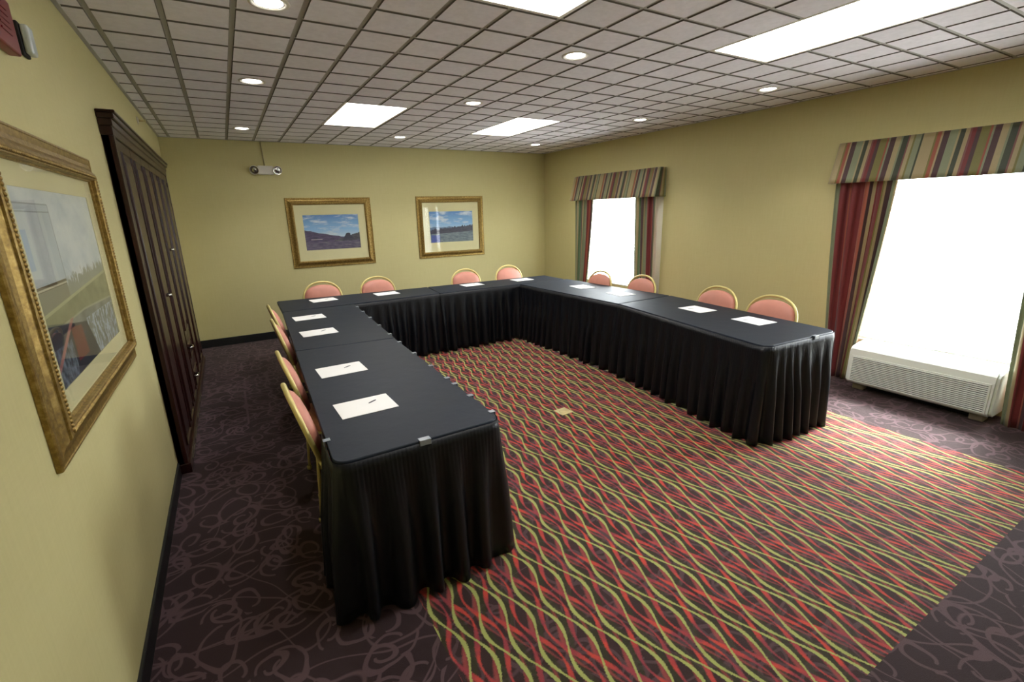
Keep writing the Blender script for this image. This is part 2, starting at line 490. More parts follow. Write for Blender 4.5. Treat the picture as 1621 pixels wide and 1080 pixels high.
for a, x in enumerate(DX):
    for b_, y in enumerate(DY):
        lb = 'round recessed downlight, %s one of the %s row' % (ny[b_], nx[a])
        if dproto is None:
            dproto = thing('recessed_downlight', lb, 'downlight', (x, y, H-.007), 0, 'round downlights in the ceiling')
            bm = B(); lathe(bm, [(.068, .004), (.070, -.003), (.082, -.006), (.092, -.003), (.094, .002)], 32); obj('trim_ring', bm, M_offwhite, dproto)
            bm = B(); lathe(bm, [(0, -.001), (.05, -.002), (.069, .001)], 32); obj('lens', bm, M_down, dproto)
        else:
            d = copy_tree(dproto); d.location = (x, y, H-.007); d['label'] = lb

# ------------------------------------------------------------------ tables
def rounded(c, r):
    """polygon through corners c with a radius per corner"""
    out = []
    k = len(c)
    for i in range(k):
        p = Vector(c[i]); a = (Vector(c[i-1])-p).normalized(); b = (Vector(c[(i+1) % k])-p).normalized()
        if r[i] < .001: out.append(p); continue
        A, Bq = p+a*r[i], p+b*r[i]
        for s in range(7):
            q = s/6; out.append(A*(1-q)**2 + p*2*q*(1-q) + Bq*q*q)
    return out

def skirt_mesh(path, seed, z0=.004, z1=.741, amp=.037):
    rnd = random.Random(seed)
    pts = [Vector(p) for p in path]
    L = [0]
    for a, c in zip(pts, pts[1:]): L.append(L[-1]+(c-a).length)
    tot = L[-1]; n = int(tot/.0065)
    def at(s):
        s = min(max(s, 0), tot-1e-6)
        for i in range(len(pts)-1):
            if L[i+1] >= s:
                q = (s-L[i])/(L[i+1]-L[i]); p = pts[i].lerp(pts[i+1], q); return p
        return pts[-1]
    # irregular pleat phase
    ph = [0]; f = 0; wl = .075
    amps = []; A = 1
    for i in range(n):
        if i % 12 == 0: wlt = rnd.uniform(.055, .19); At = rnd.uniform(.45, 1.35)
        wl += (wlt-wl)*.12; A += (At-A)*.08
        ph.append(ph[-1] + 2*PI*.0065/wl); amps.append(A)
    amps.append(A)
    P = []; nz = 15
    lean = [rnd.uniform(-.02, .02) for _ in range(n//14+3)]
    for i in range(n+1):
        s = tot*i/n
        p = at(s); d = (at(s+.03)-at(s-.03)); d.normalize(); nrm = Vector((d.y, -d.x))
        ln = lean[i//14]*(1-(i % 14)/14) + lean[i//14+1]*((i % 14)/14)
        col = []
        for k in range(nz):
            q = (k/(nz-1))**1.1           # 0 top, 1 bottom
            g = 0 if k < 2 else min(1, ((q-.07)/.45))**.7
            fine = (1-g)*(.0022 if k >= 1 else 0)*math.sin(s*2*PI/.018)
            w = math.sin(ph[i] + .5*math.sin(q*2.2+ph[i]*.13)*g)
            w = math.copysign(abs(w)**.65, w)
            off = .006 + (.005 if k else 0) + g*amp*amps[i]*(w*.95+.75)*(.35+.85*q) + fine
            x = p + nrm*off + d*(ln*q*g)
            z = z1 + (z0-z1)*q
            if k == nz-1: z += .006*(1+math.sin(ph[i]*.5+1))
            col.append((x.x, x.y, z))
        P.append(col)
    bm = B(); grid(bm, P)
    return bm

def table(c, rad, label, skirts, clips, seed, group='black-clothed tables in the U'):
    cx = sum(p[0] for p in c)/4; cy = sum(p[1] for p in c)/4
    t = thing('conference_table', label, 'table', (cx, cy, 0), 0, group)
    loc = [Vector((p[0]-cx, p[1]-cy)) for p in c]
    poly = rounded(loc, rad)
    # cloth-covered top: crowned edge
    bm = B(); k = len(poly)
    cen = Vector((0, 0))
    def ring(ins, z): return [bm.verts.new(((p*(1-0)).x - (p.normalized()*ins).x, p.y - (p.normalized()*ins).y, z)) for p in poly]
    rs = [ring(.035, TT-.034), ring(.0, TT-.034), ring(-.002, TT-.014), ring(.001, TT-.004), ring(.006, TT)]
    for A, D in zip(rs, rs[1:]):
        for i in range(k):
            f = bm.faces.new((A[i], A[(i+1) % k], D[(i+1) % k], D[i])); f.smooth = True
    bm.faces.new(rs[-1]); bm.faces.new(rs[0][::-1])
    obj('cloth_covered_top', bm, M_cloth, t)
    # folding legs, set in from both ends
    ex = (loc[1]-loc[0]); ey = (loc[3]-loc[0])
    long, short = (ex, ey) if ex.length > ey.length else (ey, ex)
    lu, su = long.normalized(), short.normalized()
    for a in (-1, 1):
        for s in (-1, 1):
            p = lu*(a*(long.length/2-.12)) + su*(s*(short.length/2-.10))
            bm = B(); tube(bm, [(p.x, p.y, 0), (p.x, p.y, TT-.036)], .0125, 10)
            if s > 0:
                q = p - su*(short.length-.2)
                tube(bm, [(p.x, p.y, .18), (q.x, q.y, .18)], .010, 8)
            obj('leg', bm, M_steel, t)
    for i, path in enumerate(skirts):
        o = obj('skirt', skirt_mesh([(x-cx, y-cy) for x, y in path], seed+i), M_skirt, t, recalc=False)
        sd = o.modifiers.new('thick', 'SOLIDIFY'); sd.thickness = .0015
    for x, y, a in clips:
        cw = .026 if abs(abs(a)-PI) < .01 else .014
        bm = B(); Mx = Matrix.Translation((x-cx, y-cy, 0)) @ Matrix.Rotation(a, 4, 'Z')
        # small moulded clip: top tongue, outer face and lower jaw
        box(bm, -cw, cw, -.017, .012, TT+.0005, TT+.004, .0012, 1, 0, Mx)
        box(bm, -cw, cw, .010, .014, TT-.022, TT+.004, .0012, 1, 0, Mx)
        box(bm, -cw*.7, cw*.7, -.010, .006, TT-.042, TT-.036, .001, 1, 0, Mx)
        obj('skirt_clip', bm, M_clip, t)
    return t

def run(a, b, fr, ang): return [(a[0]+(b[0]-a[0])*f, a[1]+(b[1]-a[1])*f, ang) for f in fr]
r = .07
# corner order: near-left, near-right, far-right, far-left
LT1 = [(.940, -1.470), (1.700, -1.450), (1.738, .345), (1.020, .400)]
LT2 = [(1.024, .412), (1.742, .357), (1.822, 2.075), (1.098, 2.085)]
BT1 = [(1.100, 2.097), (2.865, 2.165), (2.930, 2.745), (1.112, 2.850)]
BT2 = [(2.873, 2.166), (4.770, 2.160), (4.790, 2.690), (2.938, 2.745)]
RT2 = [(4.098, .326), (4.868, .338), (4.800, 2.148), (4.030, 2.148)]
RT1 = [(3.805, -1.450), (4.640, -1.500), (4.868, .326), (4.096, .314)]
def arc(p, a, b, rr):   # outward-rounded corner path
    return [tuple(v) for v in rounded([Vector(a), Vector(p), Vector(b)], [0, rr, 0])[1:-1]]
table(LT1, [r, r, .015, .015], 'black-clothed table at the front of the left arm, nearest the camera',
      [[(.955, -1.12)] + arc(LT1[0], (.955, -1.1), LT1[1], r) + arc(LT1[1], LT1[0], LT1[2], r) + [(1.737, .352)]],
      run(LT1[1], LT1[2], (.05, .19, .31, .375, .53, .72, .92), -PI/2+.02) + [(.951, -1.23, PI/2), (1.318, -1.4575, PI)], 3)
table(LT2, [.015]*4, 'black-clothed table in the middle of the left arm, with two papers',
      [[(1.743, .35), (1.822, 2.10)]], run(LT2[1], LT2[2], (.08, .3, .52, .72, .9), -PI/2+.05), 13)
table(BT1, [.02]*4, 'black-clothed table at the left half of the back row',
      [[(1.80, 2.10), (2.905, 2.168)]], [], 23)
table(BT2, [.02]*4, 'black-clothed table at the right half of the back row, in the far corner',
      [[(2.868, 2.162), (4.05, 2.160)]], [], 33)
table(RT2, [.015]*4, 'black-clothed table in the middle of the right arm, by the far window',
      [[(4.032, 2.16), (4.097, .315)]], [], 43)
table(RT1, [.09, .09, .015, .015], 'black-clothed table at the front of the right arm, nearest the air conditioner',
      [[(4.095, .322)] + arc(RT1[0], RT1[3], RT1[1], .09) + arc(RT1[1], RT1[0], RT1[2], .09) + [(4.665, -1.28)]],
      [(4.36, -1.484, PI)], 53)

# ------------------------------------------------------------------ sheets of paper
def rot_rect(cx, cy, ang): return cx, cy, ang
papers = [((1.195, -.935), .03, 'left arm, nearest the camera'), ((1.215, -.245), .03, 'left arm, second from the camera'),
          ((1.265, .915), .04, 'left arm, third from the camera'), ((1.29, 1.62), .04, 'left arm, last before the back row'),
          ((1.585, 2.585), .10, 'back row, leftmost by the corner'), ((2.325, 2.56), .04, 'back row, second from the left'),
          ((3.49, 2.53), .02, 'back row, third from the left'), ((4.27, 2.50), .0, 'back row, rightmost near the far corner'),
          ((4.515, 1.44), PI/2-.1, 'right arm, farthest by the window'), ((4.53, .76), PI/2-.1, 'right arm, second from the far corner'),
          ((4.478, -.34), PI/2-.1, 'right arm, second from its near end'), ((4.45, -.935), PI/2-.1, 'right arm, nearest end of the table')]
for i, ((x, y), a, w) in enumerate(papers):
    lb = 'white sheet of paper on the ' + w
    t = thing('sheet_of_paper', lb, 'paper', (x, y, TT+.001), a, 'sheets of paper laid at each seat')
    bm = B(); box(bm, -.1395, .1395, -.108, .108, 0, .002); obj('page', bm, M_paper, t)
    bm = B(); Mx = Matrix.Translation((.045, .035, .0021)) @ Matrix.Rotation(.5, 4, 'Z')
    prism(bm, [(-.03, -.004), (-.012, -.007), (.02, -.006), (.03, .003), (.012, .006), (-.022, .004)], 0, .0006, 0, Mx)
    obj('printed_mark', bm, M_ink, t)

# ------------------------------------------------------------------ chairs
def make_chair(label):
    t = thing('banquet_chair', label, 'chair', (0, 0, 0), 0, 'salmon banquet chairs round the U of tables')
    # seat cushion: rounded plan, domed
    bm = B(); rings = []
    plan = [Vector(p) for p in rounded([(-.20, -.205), (.215, -.215), (.215, .215), (-.20, .205)], [.07]*4)]
    def rg(s, z): return [bm.verts.new((p.x*s, p.y*s, z)) for p in plan]
    rs = [rg(.96, .425), rg(1.0, .435), rg(1.01, .455), rg(.97, .478), rg(.82, .490), rg(.5, .494)]
    for A, D in zip(rs, rs[1:]):
        for i in range(len(plan)):
            f = bm.faces.new((A[i], A[(i+1) % len(plan)], D[(i+1) % len(plan)], D[i])); f.smooth = True
    bm.faces.new(rs[-1]).smooth = True; bm.faces.new(rs[0][::-1])
    obj('seat', bm, M_pink, t)
    bm = B(); tube(bm, [(p.x*.93, p.y*.93, .413) for p in plan], .011, 8, closed=True); obj('seat_frame', bm, M_gold, t)
    # back plane: leaning, x as a function of z
    def bx(z): return -.205 - (z-.46)*.27
    # outline of the back: balloon shape
    def outline(s, n=40, zc=.705, h=.195, w=.222):
        out = []
        for i in range(n):
            a = 2*PI*i/n; cy, cz = math.sin(a), math.cos(a)
            ww = w*(1 - .16*max(0, -cz)**1.5)
            yy = ww*s*math.copysign(abs(cy)**.92, cy); zz = zc + h*s*math.copysign(abs(cz)**.92, cz)
            out.append((yy, zz))
        return out
    # cushion: front bulge and rear shell
    bm = B(); prof = [(.93, -.008), (.965, .004), (.955, .020), (.88, .034), (.65, .046), (.3, .051)]
    rs = []
    for s, off in prof:
        rs.append([bm.verts.new((bx(z)+off, y, z - .024*max(0, (z-.8)/.1))) for y, z in outline(s)])
    for A, D in zip(rs, rs[1:]):
        for i in range(40):
            f = bm.faces.new((A[i], A[(i+1) % 40], D[(i+1) % 40], D[i])); f.smooth = True
    bm.faces.new(rs[-1]).smooth = True; bm.faces.new(rs[0][::-1])
    obj('backrest', bm, M_pink, t)
    # frame tube: arch over the cushion running down to the seat
    o = outline(1.02, 40)
    pts = [(bx(z)+.002, y, z) for y, z in o]
    bm = B(); tube(bm, pts, .0125, 10, closed=True)
    obj('back_frame', bm, M_gold, t)
    for s in (-1, 1):
        bm = B(); tube(bm, [(-.225, s*.205, 0), (-.212, s*.198, .20), (-.200, s*.190, .42), (bx(.50), s*.180, .50), (bx(.56), s*.172, .56)], .0095, 10)
        lathe(bm, [(0, 0), (.015, 0), (.016, .02), (.0125, .026)], 12, Matrix.Translation((-.225, s*.205, 0)))
        obj('rear_leg', bm, M_gold, t)
        bm = B(); tube(bm, [(.225, s*.205, 0), (.212, s*.200, .22), (.195, s*.190, .41)], .0095, 10)
        lathe(bm, [(0, 0), (.015, 0), (.016, .02), (.0125, .026)], 12, Matrix.Translation((.225, s*.205, 0)))
        obj('front_leg', bm, M_gold, t)
        bm = B(); tube(bm, [(-.213, s*.198, .19), (.213, s*.200, .19)], .008, 8)
        obj('stretcher', bm, M_gold, t)
    return t
spots = [((1.165, -.86), 0.02, 'left side of the U, nearest the camera'), ((1.195, -.19), .02, 'left side of the U, second from the camera'),
         ((1.248, .88), .02, 'left side of the U, third from the camera'), ((1.275, 1.62), .02, 'left side of the U, farthest back'),
         ((1.65, 2.74), -PI/2, 'back row of the U, leftmost'), ((2.345, 2.75), -PI/2, 'back row, below the left framed picture'),
         ((3.62, 2.715), -PI/2, 'back row, below the right framed picture'), ((4.335, 2.705), -PI/2, 'back row of the U, rightmost by the corner'),
         ((4.61, 1.545), PI, 'right side, in front of the bright far window'), ((4.70, .88), PI, 'right side, in front of the far window curtain'),
         ((4.635, -.225), PI, 'right side, second from the near curtain'), ((4.552, -.865), PI+.05, 'right side, nearest the near curtain')]
chair0 = None
for (x, y), a, w in spots:
    lb = 'salmon round-backed banquet chair on the ' + w
    if chair0 is None: chair0 = make_chair(lb); c = chair0
    else: c = copy_tree(chair0)
    c.location = (x, y, 0); c.rotation_euler = (0, 0, a); c['label'] = lb

# ------------------------------------------------------------------ framed pictures
def hill(nt, x, z, base, amp, f, seed, slope=0.0):
    n = noise(nt, combine(nt, x*f+seed, 0.0), 1.0, 3)
    return ((n-.5)*amp + base + x*slope - z)/.01      # >0 below the ridge
def picture_mat(name, kind):
    m, nt, b = new_mat(name)
    t = nt.nodes.new('ShaderNodeTexCoord'); s = nt.nodes.new('ShaderNodeSeparateXYZ'); nt.links.new(t.outputs['UV'], s.inputs[0])
    u, v = N(nt, s.outputs[0]), N(nt, s.outputs[1])
    vec = combine(nt, u, v)
    if kind in (0, 1):
        sky = ramp(nt, v, [(.3, (206, 220, 236)), (.6, (142, 188, 232)), (1, (98, 142, 206))])
        cl = noise(nt, combine(nt, u*3.0+kind*4.7, v*7.0), 1.0, 5, .6)
        c = mix(nt, ((cl-.5)*7.0).clamp(), sky, lin((214, 222, 236)))
        gn = noise(nt, combine(nt, u*9.0, v*22.0), 1.0, 4, .6)
        if kind == 0:
            far = hill(nt, u, v, .40, .10, 4.0, 2.0, -.05).clamp(); c = mix(nt, far, c, lin((122, 136, 178)))
            h1 = hill(nt, u, v, .58, .08, 6.0, 5.0, -.34).clamp(); c = mix(nt, h1, c, ramp(nt, gn, [(.3, (52, 50, 78)), (.7, (104, 88, 128))]))
            h2 = hill(nt, u, v, .02, .20, 13.0, 9.0, .46).clamp(); c = mix(nt, h2, c, ramp(nt, gn, [(.3, (56, 56, 70)), (.7, (98, 98, 110))]))
            g = hill(nt, u, v, .24, .05, 8.0, 1.0, 0.0).clamp(); c = mix(nt, g, c, ramp(nt, gn, [(.3, (70, 66, 96)), (.52, (104, 92, 122)), (.75, (134, 132, 138))]))
            tr = ((.10 - (u-.78).abs())*2.2 + .30 + (gn-.5)*.12 - v)/.02; c = mix(nt, tr.clamp()*(v.lt(.46))*((v-.22)*12.0).clamp(), c, lin((58, 58, 78)))
            roof = ((v-.30).abs().lt(.012))*(u.gt(.1))*(u.lt(.3)); c = mix(nt, roof, c, lin((190, 176, 180)))
        else:
            far = hill(nt, u, v, .50, .18, 6.0, 3.0, 0.0).clamp(); c = mix(nt, far, c, lin((110, 134, 168)))
            tr = hill(nt, u, v, .42, .26, 22.0, 6.0, .12).clamp(); c = mix(nt, tr, c, ramp(nt, gn, [(.3, (48, 50, 74)), (.7, (80, 80, 100))]))
            g = hill(nt, u, v, .28, .04, 5.0, 1.0, .06).clamp(); c = mix(nt, g, c, ramp(nt, gn, [(.3, (86, 100, 122)), (.7, (140, 152, 158))]))
            bl = (((u-.12).abs().lt(.10))*(v.lt(.24))); c = mix(nt, bl*.7, c, lin((62, 78, 178)))
    else:
        n = noise(nt, combine(nt, u*6.0, v*6.0), 1.0, 5, .6)
        n2 = noise(nt, combine(nt, u*30.0, v*14.0), 1.0, 3, .6)
        c = ramp(nt, n, [(.25, (182, 194, 208)), (.5, (214, 220, 226)), (.8, (236, 238, 238))])
        k = (u.lt(.355))*(v.lt(.925))*(v.gt(.50)); c = mix(nt, k*.55, c, lin((168, 182, 196)))  # pale framed block: the window's reflection in the glass, painted into the print
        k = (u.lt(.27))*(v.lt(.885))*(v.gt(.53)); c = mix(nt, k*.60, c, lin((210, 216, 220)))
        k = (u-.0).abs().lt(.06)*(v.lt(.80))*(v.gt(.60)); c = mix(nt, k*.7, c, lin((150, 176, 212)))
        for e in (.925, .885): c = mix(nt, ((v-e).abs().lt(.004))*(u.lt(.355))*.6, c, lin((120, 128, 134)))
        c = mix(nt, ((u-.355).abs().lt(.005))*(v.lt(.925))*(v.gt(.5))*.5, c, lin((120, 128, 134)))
        tr = ((n2-.5)*.22 + .50 + u*.06 - v)/.03; c = mix(nt, tr.clamp()*(u.gt(.34))*.8, c, lin((128, 128, 108)))
        k = (v.lt(.50))*(u.lt(.35)); c = mix(nt, k, c, lin((134, 132, 116)))
        k = ((v-.505).abs().lt(.014))*(u.lt(.35)); c = mix(nt, k, c, lin((92, 82, 70)))
        k = ((v-.500).abs().lt(.005))*(u.lt(.35)); c = mix(nt, k, c, lin((196, 190, 166)))
        g1 = ramp(nt, n, [(.3, (116, 118, 88)), (.55, (142, 142, 108)), (.7, (158, 156, 120))])
        h1 = (.385 + u*.10 - v)/.01; c = mix(nt, h1.clamp(), c, g1)
        c = mix(nt, ((h1*.01-.012).abs().lt(.009))*.7, c, lin((190, 190, 146)))
        h2 = (.315 - (u-.5).abs()*.05 - v)/.01; c = mix(nt, h2.clamp(), c, ramp(nt, n, [(.3, (104, 106, 98)), (.7, (150, 150, 142))]))
        c = mix(nt, ((h2*.01-.008).abs().lt(.006))*.6, c, lin((182, 182, 150)))
        fl = ((n2-.47)*9.0).clamp()*(u.gt(.48))*(v.lt(.25)); c = mix(nt, fl, c, lin((178, 190, 206)))
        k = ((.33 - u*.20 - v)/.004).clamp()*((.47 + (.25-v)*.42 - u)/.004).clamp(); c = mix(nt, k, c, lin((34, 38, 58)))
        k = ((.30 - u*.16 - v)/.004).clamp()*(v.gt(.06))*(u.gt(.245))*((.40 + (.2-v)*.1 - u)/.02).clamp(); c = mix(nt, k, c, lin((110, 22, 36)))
        k = (u.lt(.22))*(v.lt(.20)); c = mix(nt, k*((n2-.4)*5.0).clamp(), c, lin((120, 132, 150)))
        k = ((u - .25 - (v-.27)*1.4).abs().lt(.022))*(v.lt(.30)); c = mix(nt, k, c, lin((178, 116, 112)))
    nt.links.new(c, b.inputs['Base Color']); b.inputs['Roughness'].default_value = .5
    return m

def framed(label, name, kind, w, h, mw, mh_top, mh_bot, fw, depth, M, group, M_fr=M_goldf, bead=.0095):
    """local: x to the right, z up, y towards the wall (+y); frame centre at origin, back at y=0"""
    t = thing(name, label, 'framed picture', (0, 0, 0), 0, group); t.matrix_world = M
    a, c = w/2, h/2
    # moulding: profile (inset, forward) swept round the rectangle
    prof = [(0, 0), (0, .30), (.03, .40), (.08, .42), (.11, .36), (.30, .34), (.46, .44), (.58, .66), (.62, .70), (.64, .84), (.70, .90), (.90, .90), (.93, .80), (.945, .50), (1, .44), (1, .15)]
    bm = B(); rings = []
    for ins, fo in prof:
        i = ins*fw; rings.append([bm.verts.new((sx*(a-i), -fo*depth, sz*(c-i))) for sx, sz in ((-1, -1), (1, -1), (1, 1), (-1, 1))])
    for A, D in zip(rings, rings[1:]):
        for k in range(4): bm.faces.new((A[k], A[(k+1) % 4], D[(k+1) % 4], D[k]))
    obj('frame', bm, M_fr, t)
    # beaded inner trim
    bm = B(); i = fw*.80; A, Cc = a-i, c-i; step = bead*1.25
    segs = [((-A, -Cc), (A, -Cc)), ((A, -Cc), (A, Cc)), ((A, Cc), (-A, Cc)), ((-A, Cc), (-A, -Cc))]
    for p, q in segs:
        L = math.hypot(q[0]-p[0], q[1]-p[1]); n = int(L/step)
        for k in range(n):
            f = (k+.5)/n; x, z = p[0]+(q[0]-p[0])*f, p[1]+(q[1]-p[1])*f
            lathe(bm, [(0, bead*.62), (bead*.55, bead*.42), (bead*.75, 0)], 8, Matrix.Translation((x, -.89*depth, z)) @ Matrix.Rotation(PI/2, 4, 'X'))
    obj('beaded_trim', bm, M_fr, t)
    # mat board with window
    i = fw*.98; A, Cc = a-i, c-i; yb = -.18*depth
    x0, x1, z0, z1 = -A+mw, A-mw, -Cc+mh_bot, Cc-mh_top
    bm = B()
    for q in ((-A, x0, -Cc, Cc), (x1, A, -Cc, Cc), (x0, x1, -Cc, z0), (x0, x1, z1, Cc)): box(bm, q[0], q[1], yb-.003, yb, q[2], q[3])
    obj('mat_board', bm, M_mat_board, t)
    bm = B(); L = bm.loops.layers.uv.verify(); vs = [bm.verts.new(p) for p in ((x0, yb-.0008, z0), (x1, yb-.0008, z0), (x1, yb-.0008, z1), (x0, yb-.0008, z1))]
    f = bm.faces.new(vs)
    for lp, uv in zip(f.loops, ((0, 0), (1, 0), (1, 1), (0, 1))): lp[L].uv = uv
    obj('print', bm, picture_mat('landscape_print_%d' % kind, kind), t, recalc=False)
    bm = B(); box(bm, -A, A, yb-.009, yb-.006, -Cc, Cc); obj('glass', bm, M_glass, t)
    return t
g2 = 'gold framed landscapes on the back wall'
framed('gold framed landscape print with purple hills, left one on the back wall', 'framed_picture', 0, 1.18, .98, .108, .142, .152, .098, .035,
       Matrix.Translation((2.082, YB-.001, 2.69-1.222)), g2)
framed('gold framed landscape print with trees, right one on the back wall', 'framed_picture', 1, 1.19, .98, .112, .142, .152, .098, .035,
       Matrix.Translation((3.985, YB-.001, 2.69-1.214)), g2)
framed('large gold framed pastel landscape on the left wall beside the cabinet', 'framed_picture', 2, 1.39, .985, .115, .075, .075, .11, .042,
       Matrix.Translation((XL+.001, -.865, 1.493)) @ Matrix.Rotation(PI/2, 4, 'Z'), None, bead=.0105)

# ------------------------------------------------------------------ wall cabinet
t = thing('wall_cabinet', 'tall dark cherry cabinet with glossy doors on the left wall', 'cabinet', (XL, .42, 0))
D0, D1 = .035, .058; CL = 3.10; CT = 2.31
bm = B(); box(bm, .001, D0, 0, CL, .07, CT-.08); box(bm, .001, D1, 0, .075, .07, CT-.09, .003); box(bm, .001, D1, CL-.075, CL, .07, CT-.09, .003)
obj('carcass', bm, M_wood, t)
bm = B()
for a, (x1, z0, z1) in enumerate(((.060, CT-.135, CT-.085), (.066, CT-.085, CT-.045), (.080, CT-.045, CT-.015), (.090, CT-.015, CT))):
    box(bm, .001, x1, -.012-.004*a, CL+.012+.004*a, z0, z1, .004)
obj('crown_moulding', bm, M_wood, t)
bm = B(); box(bm, .001, .072, -.004, CL+.004, 0, .07, .004); obj('plinth', bm, M_wood, t)
def door(name, y0, y1, z0, z1, handle=None):
    bm = B(); e = .0025; x0 = D0+.001
    box(bm, x0, x0+.018, y0+e, y1-e, z0+e, z1-e, .003)
    s = min(.065, (z1-z0)*.28)
    # raised and fielded panel
    P = [(s, .018), (s+.005, .028), (s+.014, .008), (s+.024, .006), (s+.060 if z1-z0 > .3 else s+.03, .026)]
    rings = [[bm.verts.new((x0+h, y, z)) for y, z in ((y0+i, z0+i), (y1-i, z0+i), (y1-i, z1-i), (y0+i, z1-i))] for i, h in P]
    for A, Bb in zip(rings, rings[1:]):
        for k in range(4): bm.faces.new((A[k], A[(k+1) % 4], Bb[(k+1) % 4], Bb[k]))
    bm.faces.new(rings[-1])
    o = obj(name, bm, M_wood, t)
    if handle:
        hy, hz, L, vert = handle; bm = B(); xh = x0+.05
        if vert: tube(bm, [(x0+.018, hy, hz-L), (xh, hy, hz-L*.9), (xh+.004, hy, hz), (xh, hy, hz+L*.9), (x0+.018, hy, hz+L)],   .009, 8)
        else: tube(bm, [(x0+.018, hy-L, hz), (xh, hy-L*.9, hz), (xh+.004, hy, hz), (xh, hy+L*.9, hz), (x0+.018, hy+L, hz)], .011, 8)
        obj('handle', bm, M_chrome, o)
ztop = CT-.14
door('door', .08, .57, .075, ztop)
door('door', .57, 1.06, .075, ztop, (.62+.18, 1.14, .035, False))
door('door', 1.06, 1.55, .075, ztop)
door('door', 1.55, 2.04, .62, ztop, (1.76, 1.435, .03, False))
door('drawer', 1.55, 2.04, .35, .62, (1.62, .53, .05, False))
door('drawer', 1.55, 2.04, .075, .35, (1.62, .25, .05, False))
door('door', 2.04, 2.53, .075, ztop)
door('door', 2.53, 3.02, .075, ztop)
for a, c in ((.15, .42), (.52, .80), (.98, 1.22), (1.40, 1.62)):
    bm = B(); box(bm, .072, .076, a, c, .012, .040, .001); obj('kick_strip', bm, M_chrome, t)

# ------------------------------------------------------------------ curtains
def curtain(label, y0t, y1t, y0b, y1b, zt, zb, x, mat, cuts, folds, tie_z=None, lean=0.0, lining=None, group=None, seed=1):
    """panel hung between y0t..y1t at the top and y0b..y1b at the bottom"""
    rnd = random.Random(seed)
    t = thing('curtain', label, 'curtain', (x, (y0t+y1t)/2, zb), 0, group); oy = (y0t+y1t)/2
    nu, nv = folds*14, 26; P = []; UV = []
    phs = [rnd.uniform(-.5, .5) for _ in range(4)]
    for i in range(nu+1):
        f = i/nu; row = []; ur = []
        for j in range(nv+1):
            q = j/nv; z = zt + (zb-zt)*q
            a = y0t + (y0b-y0t)*q**1.3; b = y1t + (y1b-y1t)*q**1.3
            if tie_z is not None:
                k = math.exp(-((z-tie_z)/.12)**2); m = (a+b)/2; a += (m-a)*.45*k; b += (m-b)*.45*k
            amp = .026*(1-.35*q)
            w = math.sin(f*folds*2*PI + phs[0] + .7*math.sin(f*5+q*1.5+phs[1]))
            y = a + (b-a)*f + .006*math.sin(f*folds*4*PI+q*3)
            row.append((w*amp - lean*q, y-oy, z-zb)); ur.append((f*cuts, q*1.6))
        P.append(row); UV.append(ur)
    bm = B(); grid(bm, P, UV); o = obj('panel', bm, mat, t, recalc=False)
    sd = o.modifiers.new('thick', 'SOLIDIFY'); sd.thickness = .002
    if lining:
        bm = B(); P = []
        for i in range(13):
            f = i/12; y = lining[0]+(lining[1]-lining[0])*f
            P.append([(.045+.012*math.sin(f*9)+lining[2]*f, y-oy, z-zb) for z in (zt, (zt+zb)/2, zb)])
        grid(bm, P); o = obj('lining', bm, M_lining, t, recalc=False)
        sd = o.modifiers.new('thick', 'SOLIDIFY'); sd.thickness = .0015
    if tie_z is not None:
        q = (zt-tie_z)/(zt-zb); a = y0t+(y0b-y0t)*q**1.3; b = y1t+(y1b-y1t)*q**1.3; m, hw = (a+b)/2, (b-a)/2*.6
        bm = B(); pts = [( -.045 if abs(s) < .9 else 0.0, m+hw*s-oy, tie_z-zb+.03*s*s) for s in (-1.02, -.8, -.3, .3, .8, 1.02)]
        pts += [(.03, m+hw*s-oy, tie_z-zb+.03) for s in (.8, 0, -.8)]
        tube(bm, pts, .016, 8, closed=True); obj('tieback', bm, M_tie, t)
    return t
gc = 'striped curtains'
curtain('green and brown striped curtain on the left side of the far window', 3.13, 2.66, 3.12, 2.87, 1.90, .03, 5.72, M_cur_grn, .42, 4, None, seed=3, group=gc)
curtain('green and red striped curtain on the right side of the far window', 1.80, 1.41, 1.74, 1.40, 1.90, .03, 5.72, M_cur_grn, .40, 4, None, seed=5, lining=(1.47, 1.40, .085), group=gc)
curtain('burgundy striped curtain gathered at the left of the near window', -.80, -1.30, -.94, -1.17, 1.92, .03, 5.72, M_cur_red, .70, 5, None, seed=8, group=gc)
curtain('burgundy and green striped curtain at the right edge beside the air conditioner', -2.18, -2.52, -2.28, -2.56, 1.92, .01, 5.715, M_cur_red, .50, 4, None, .075, seed=11, group=gc)

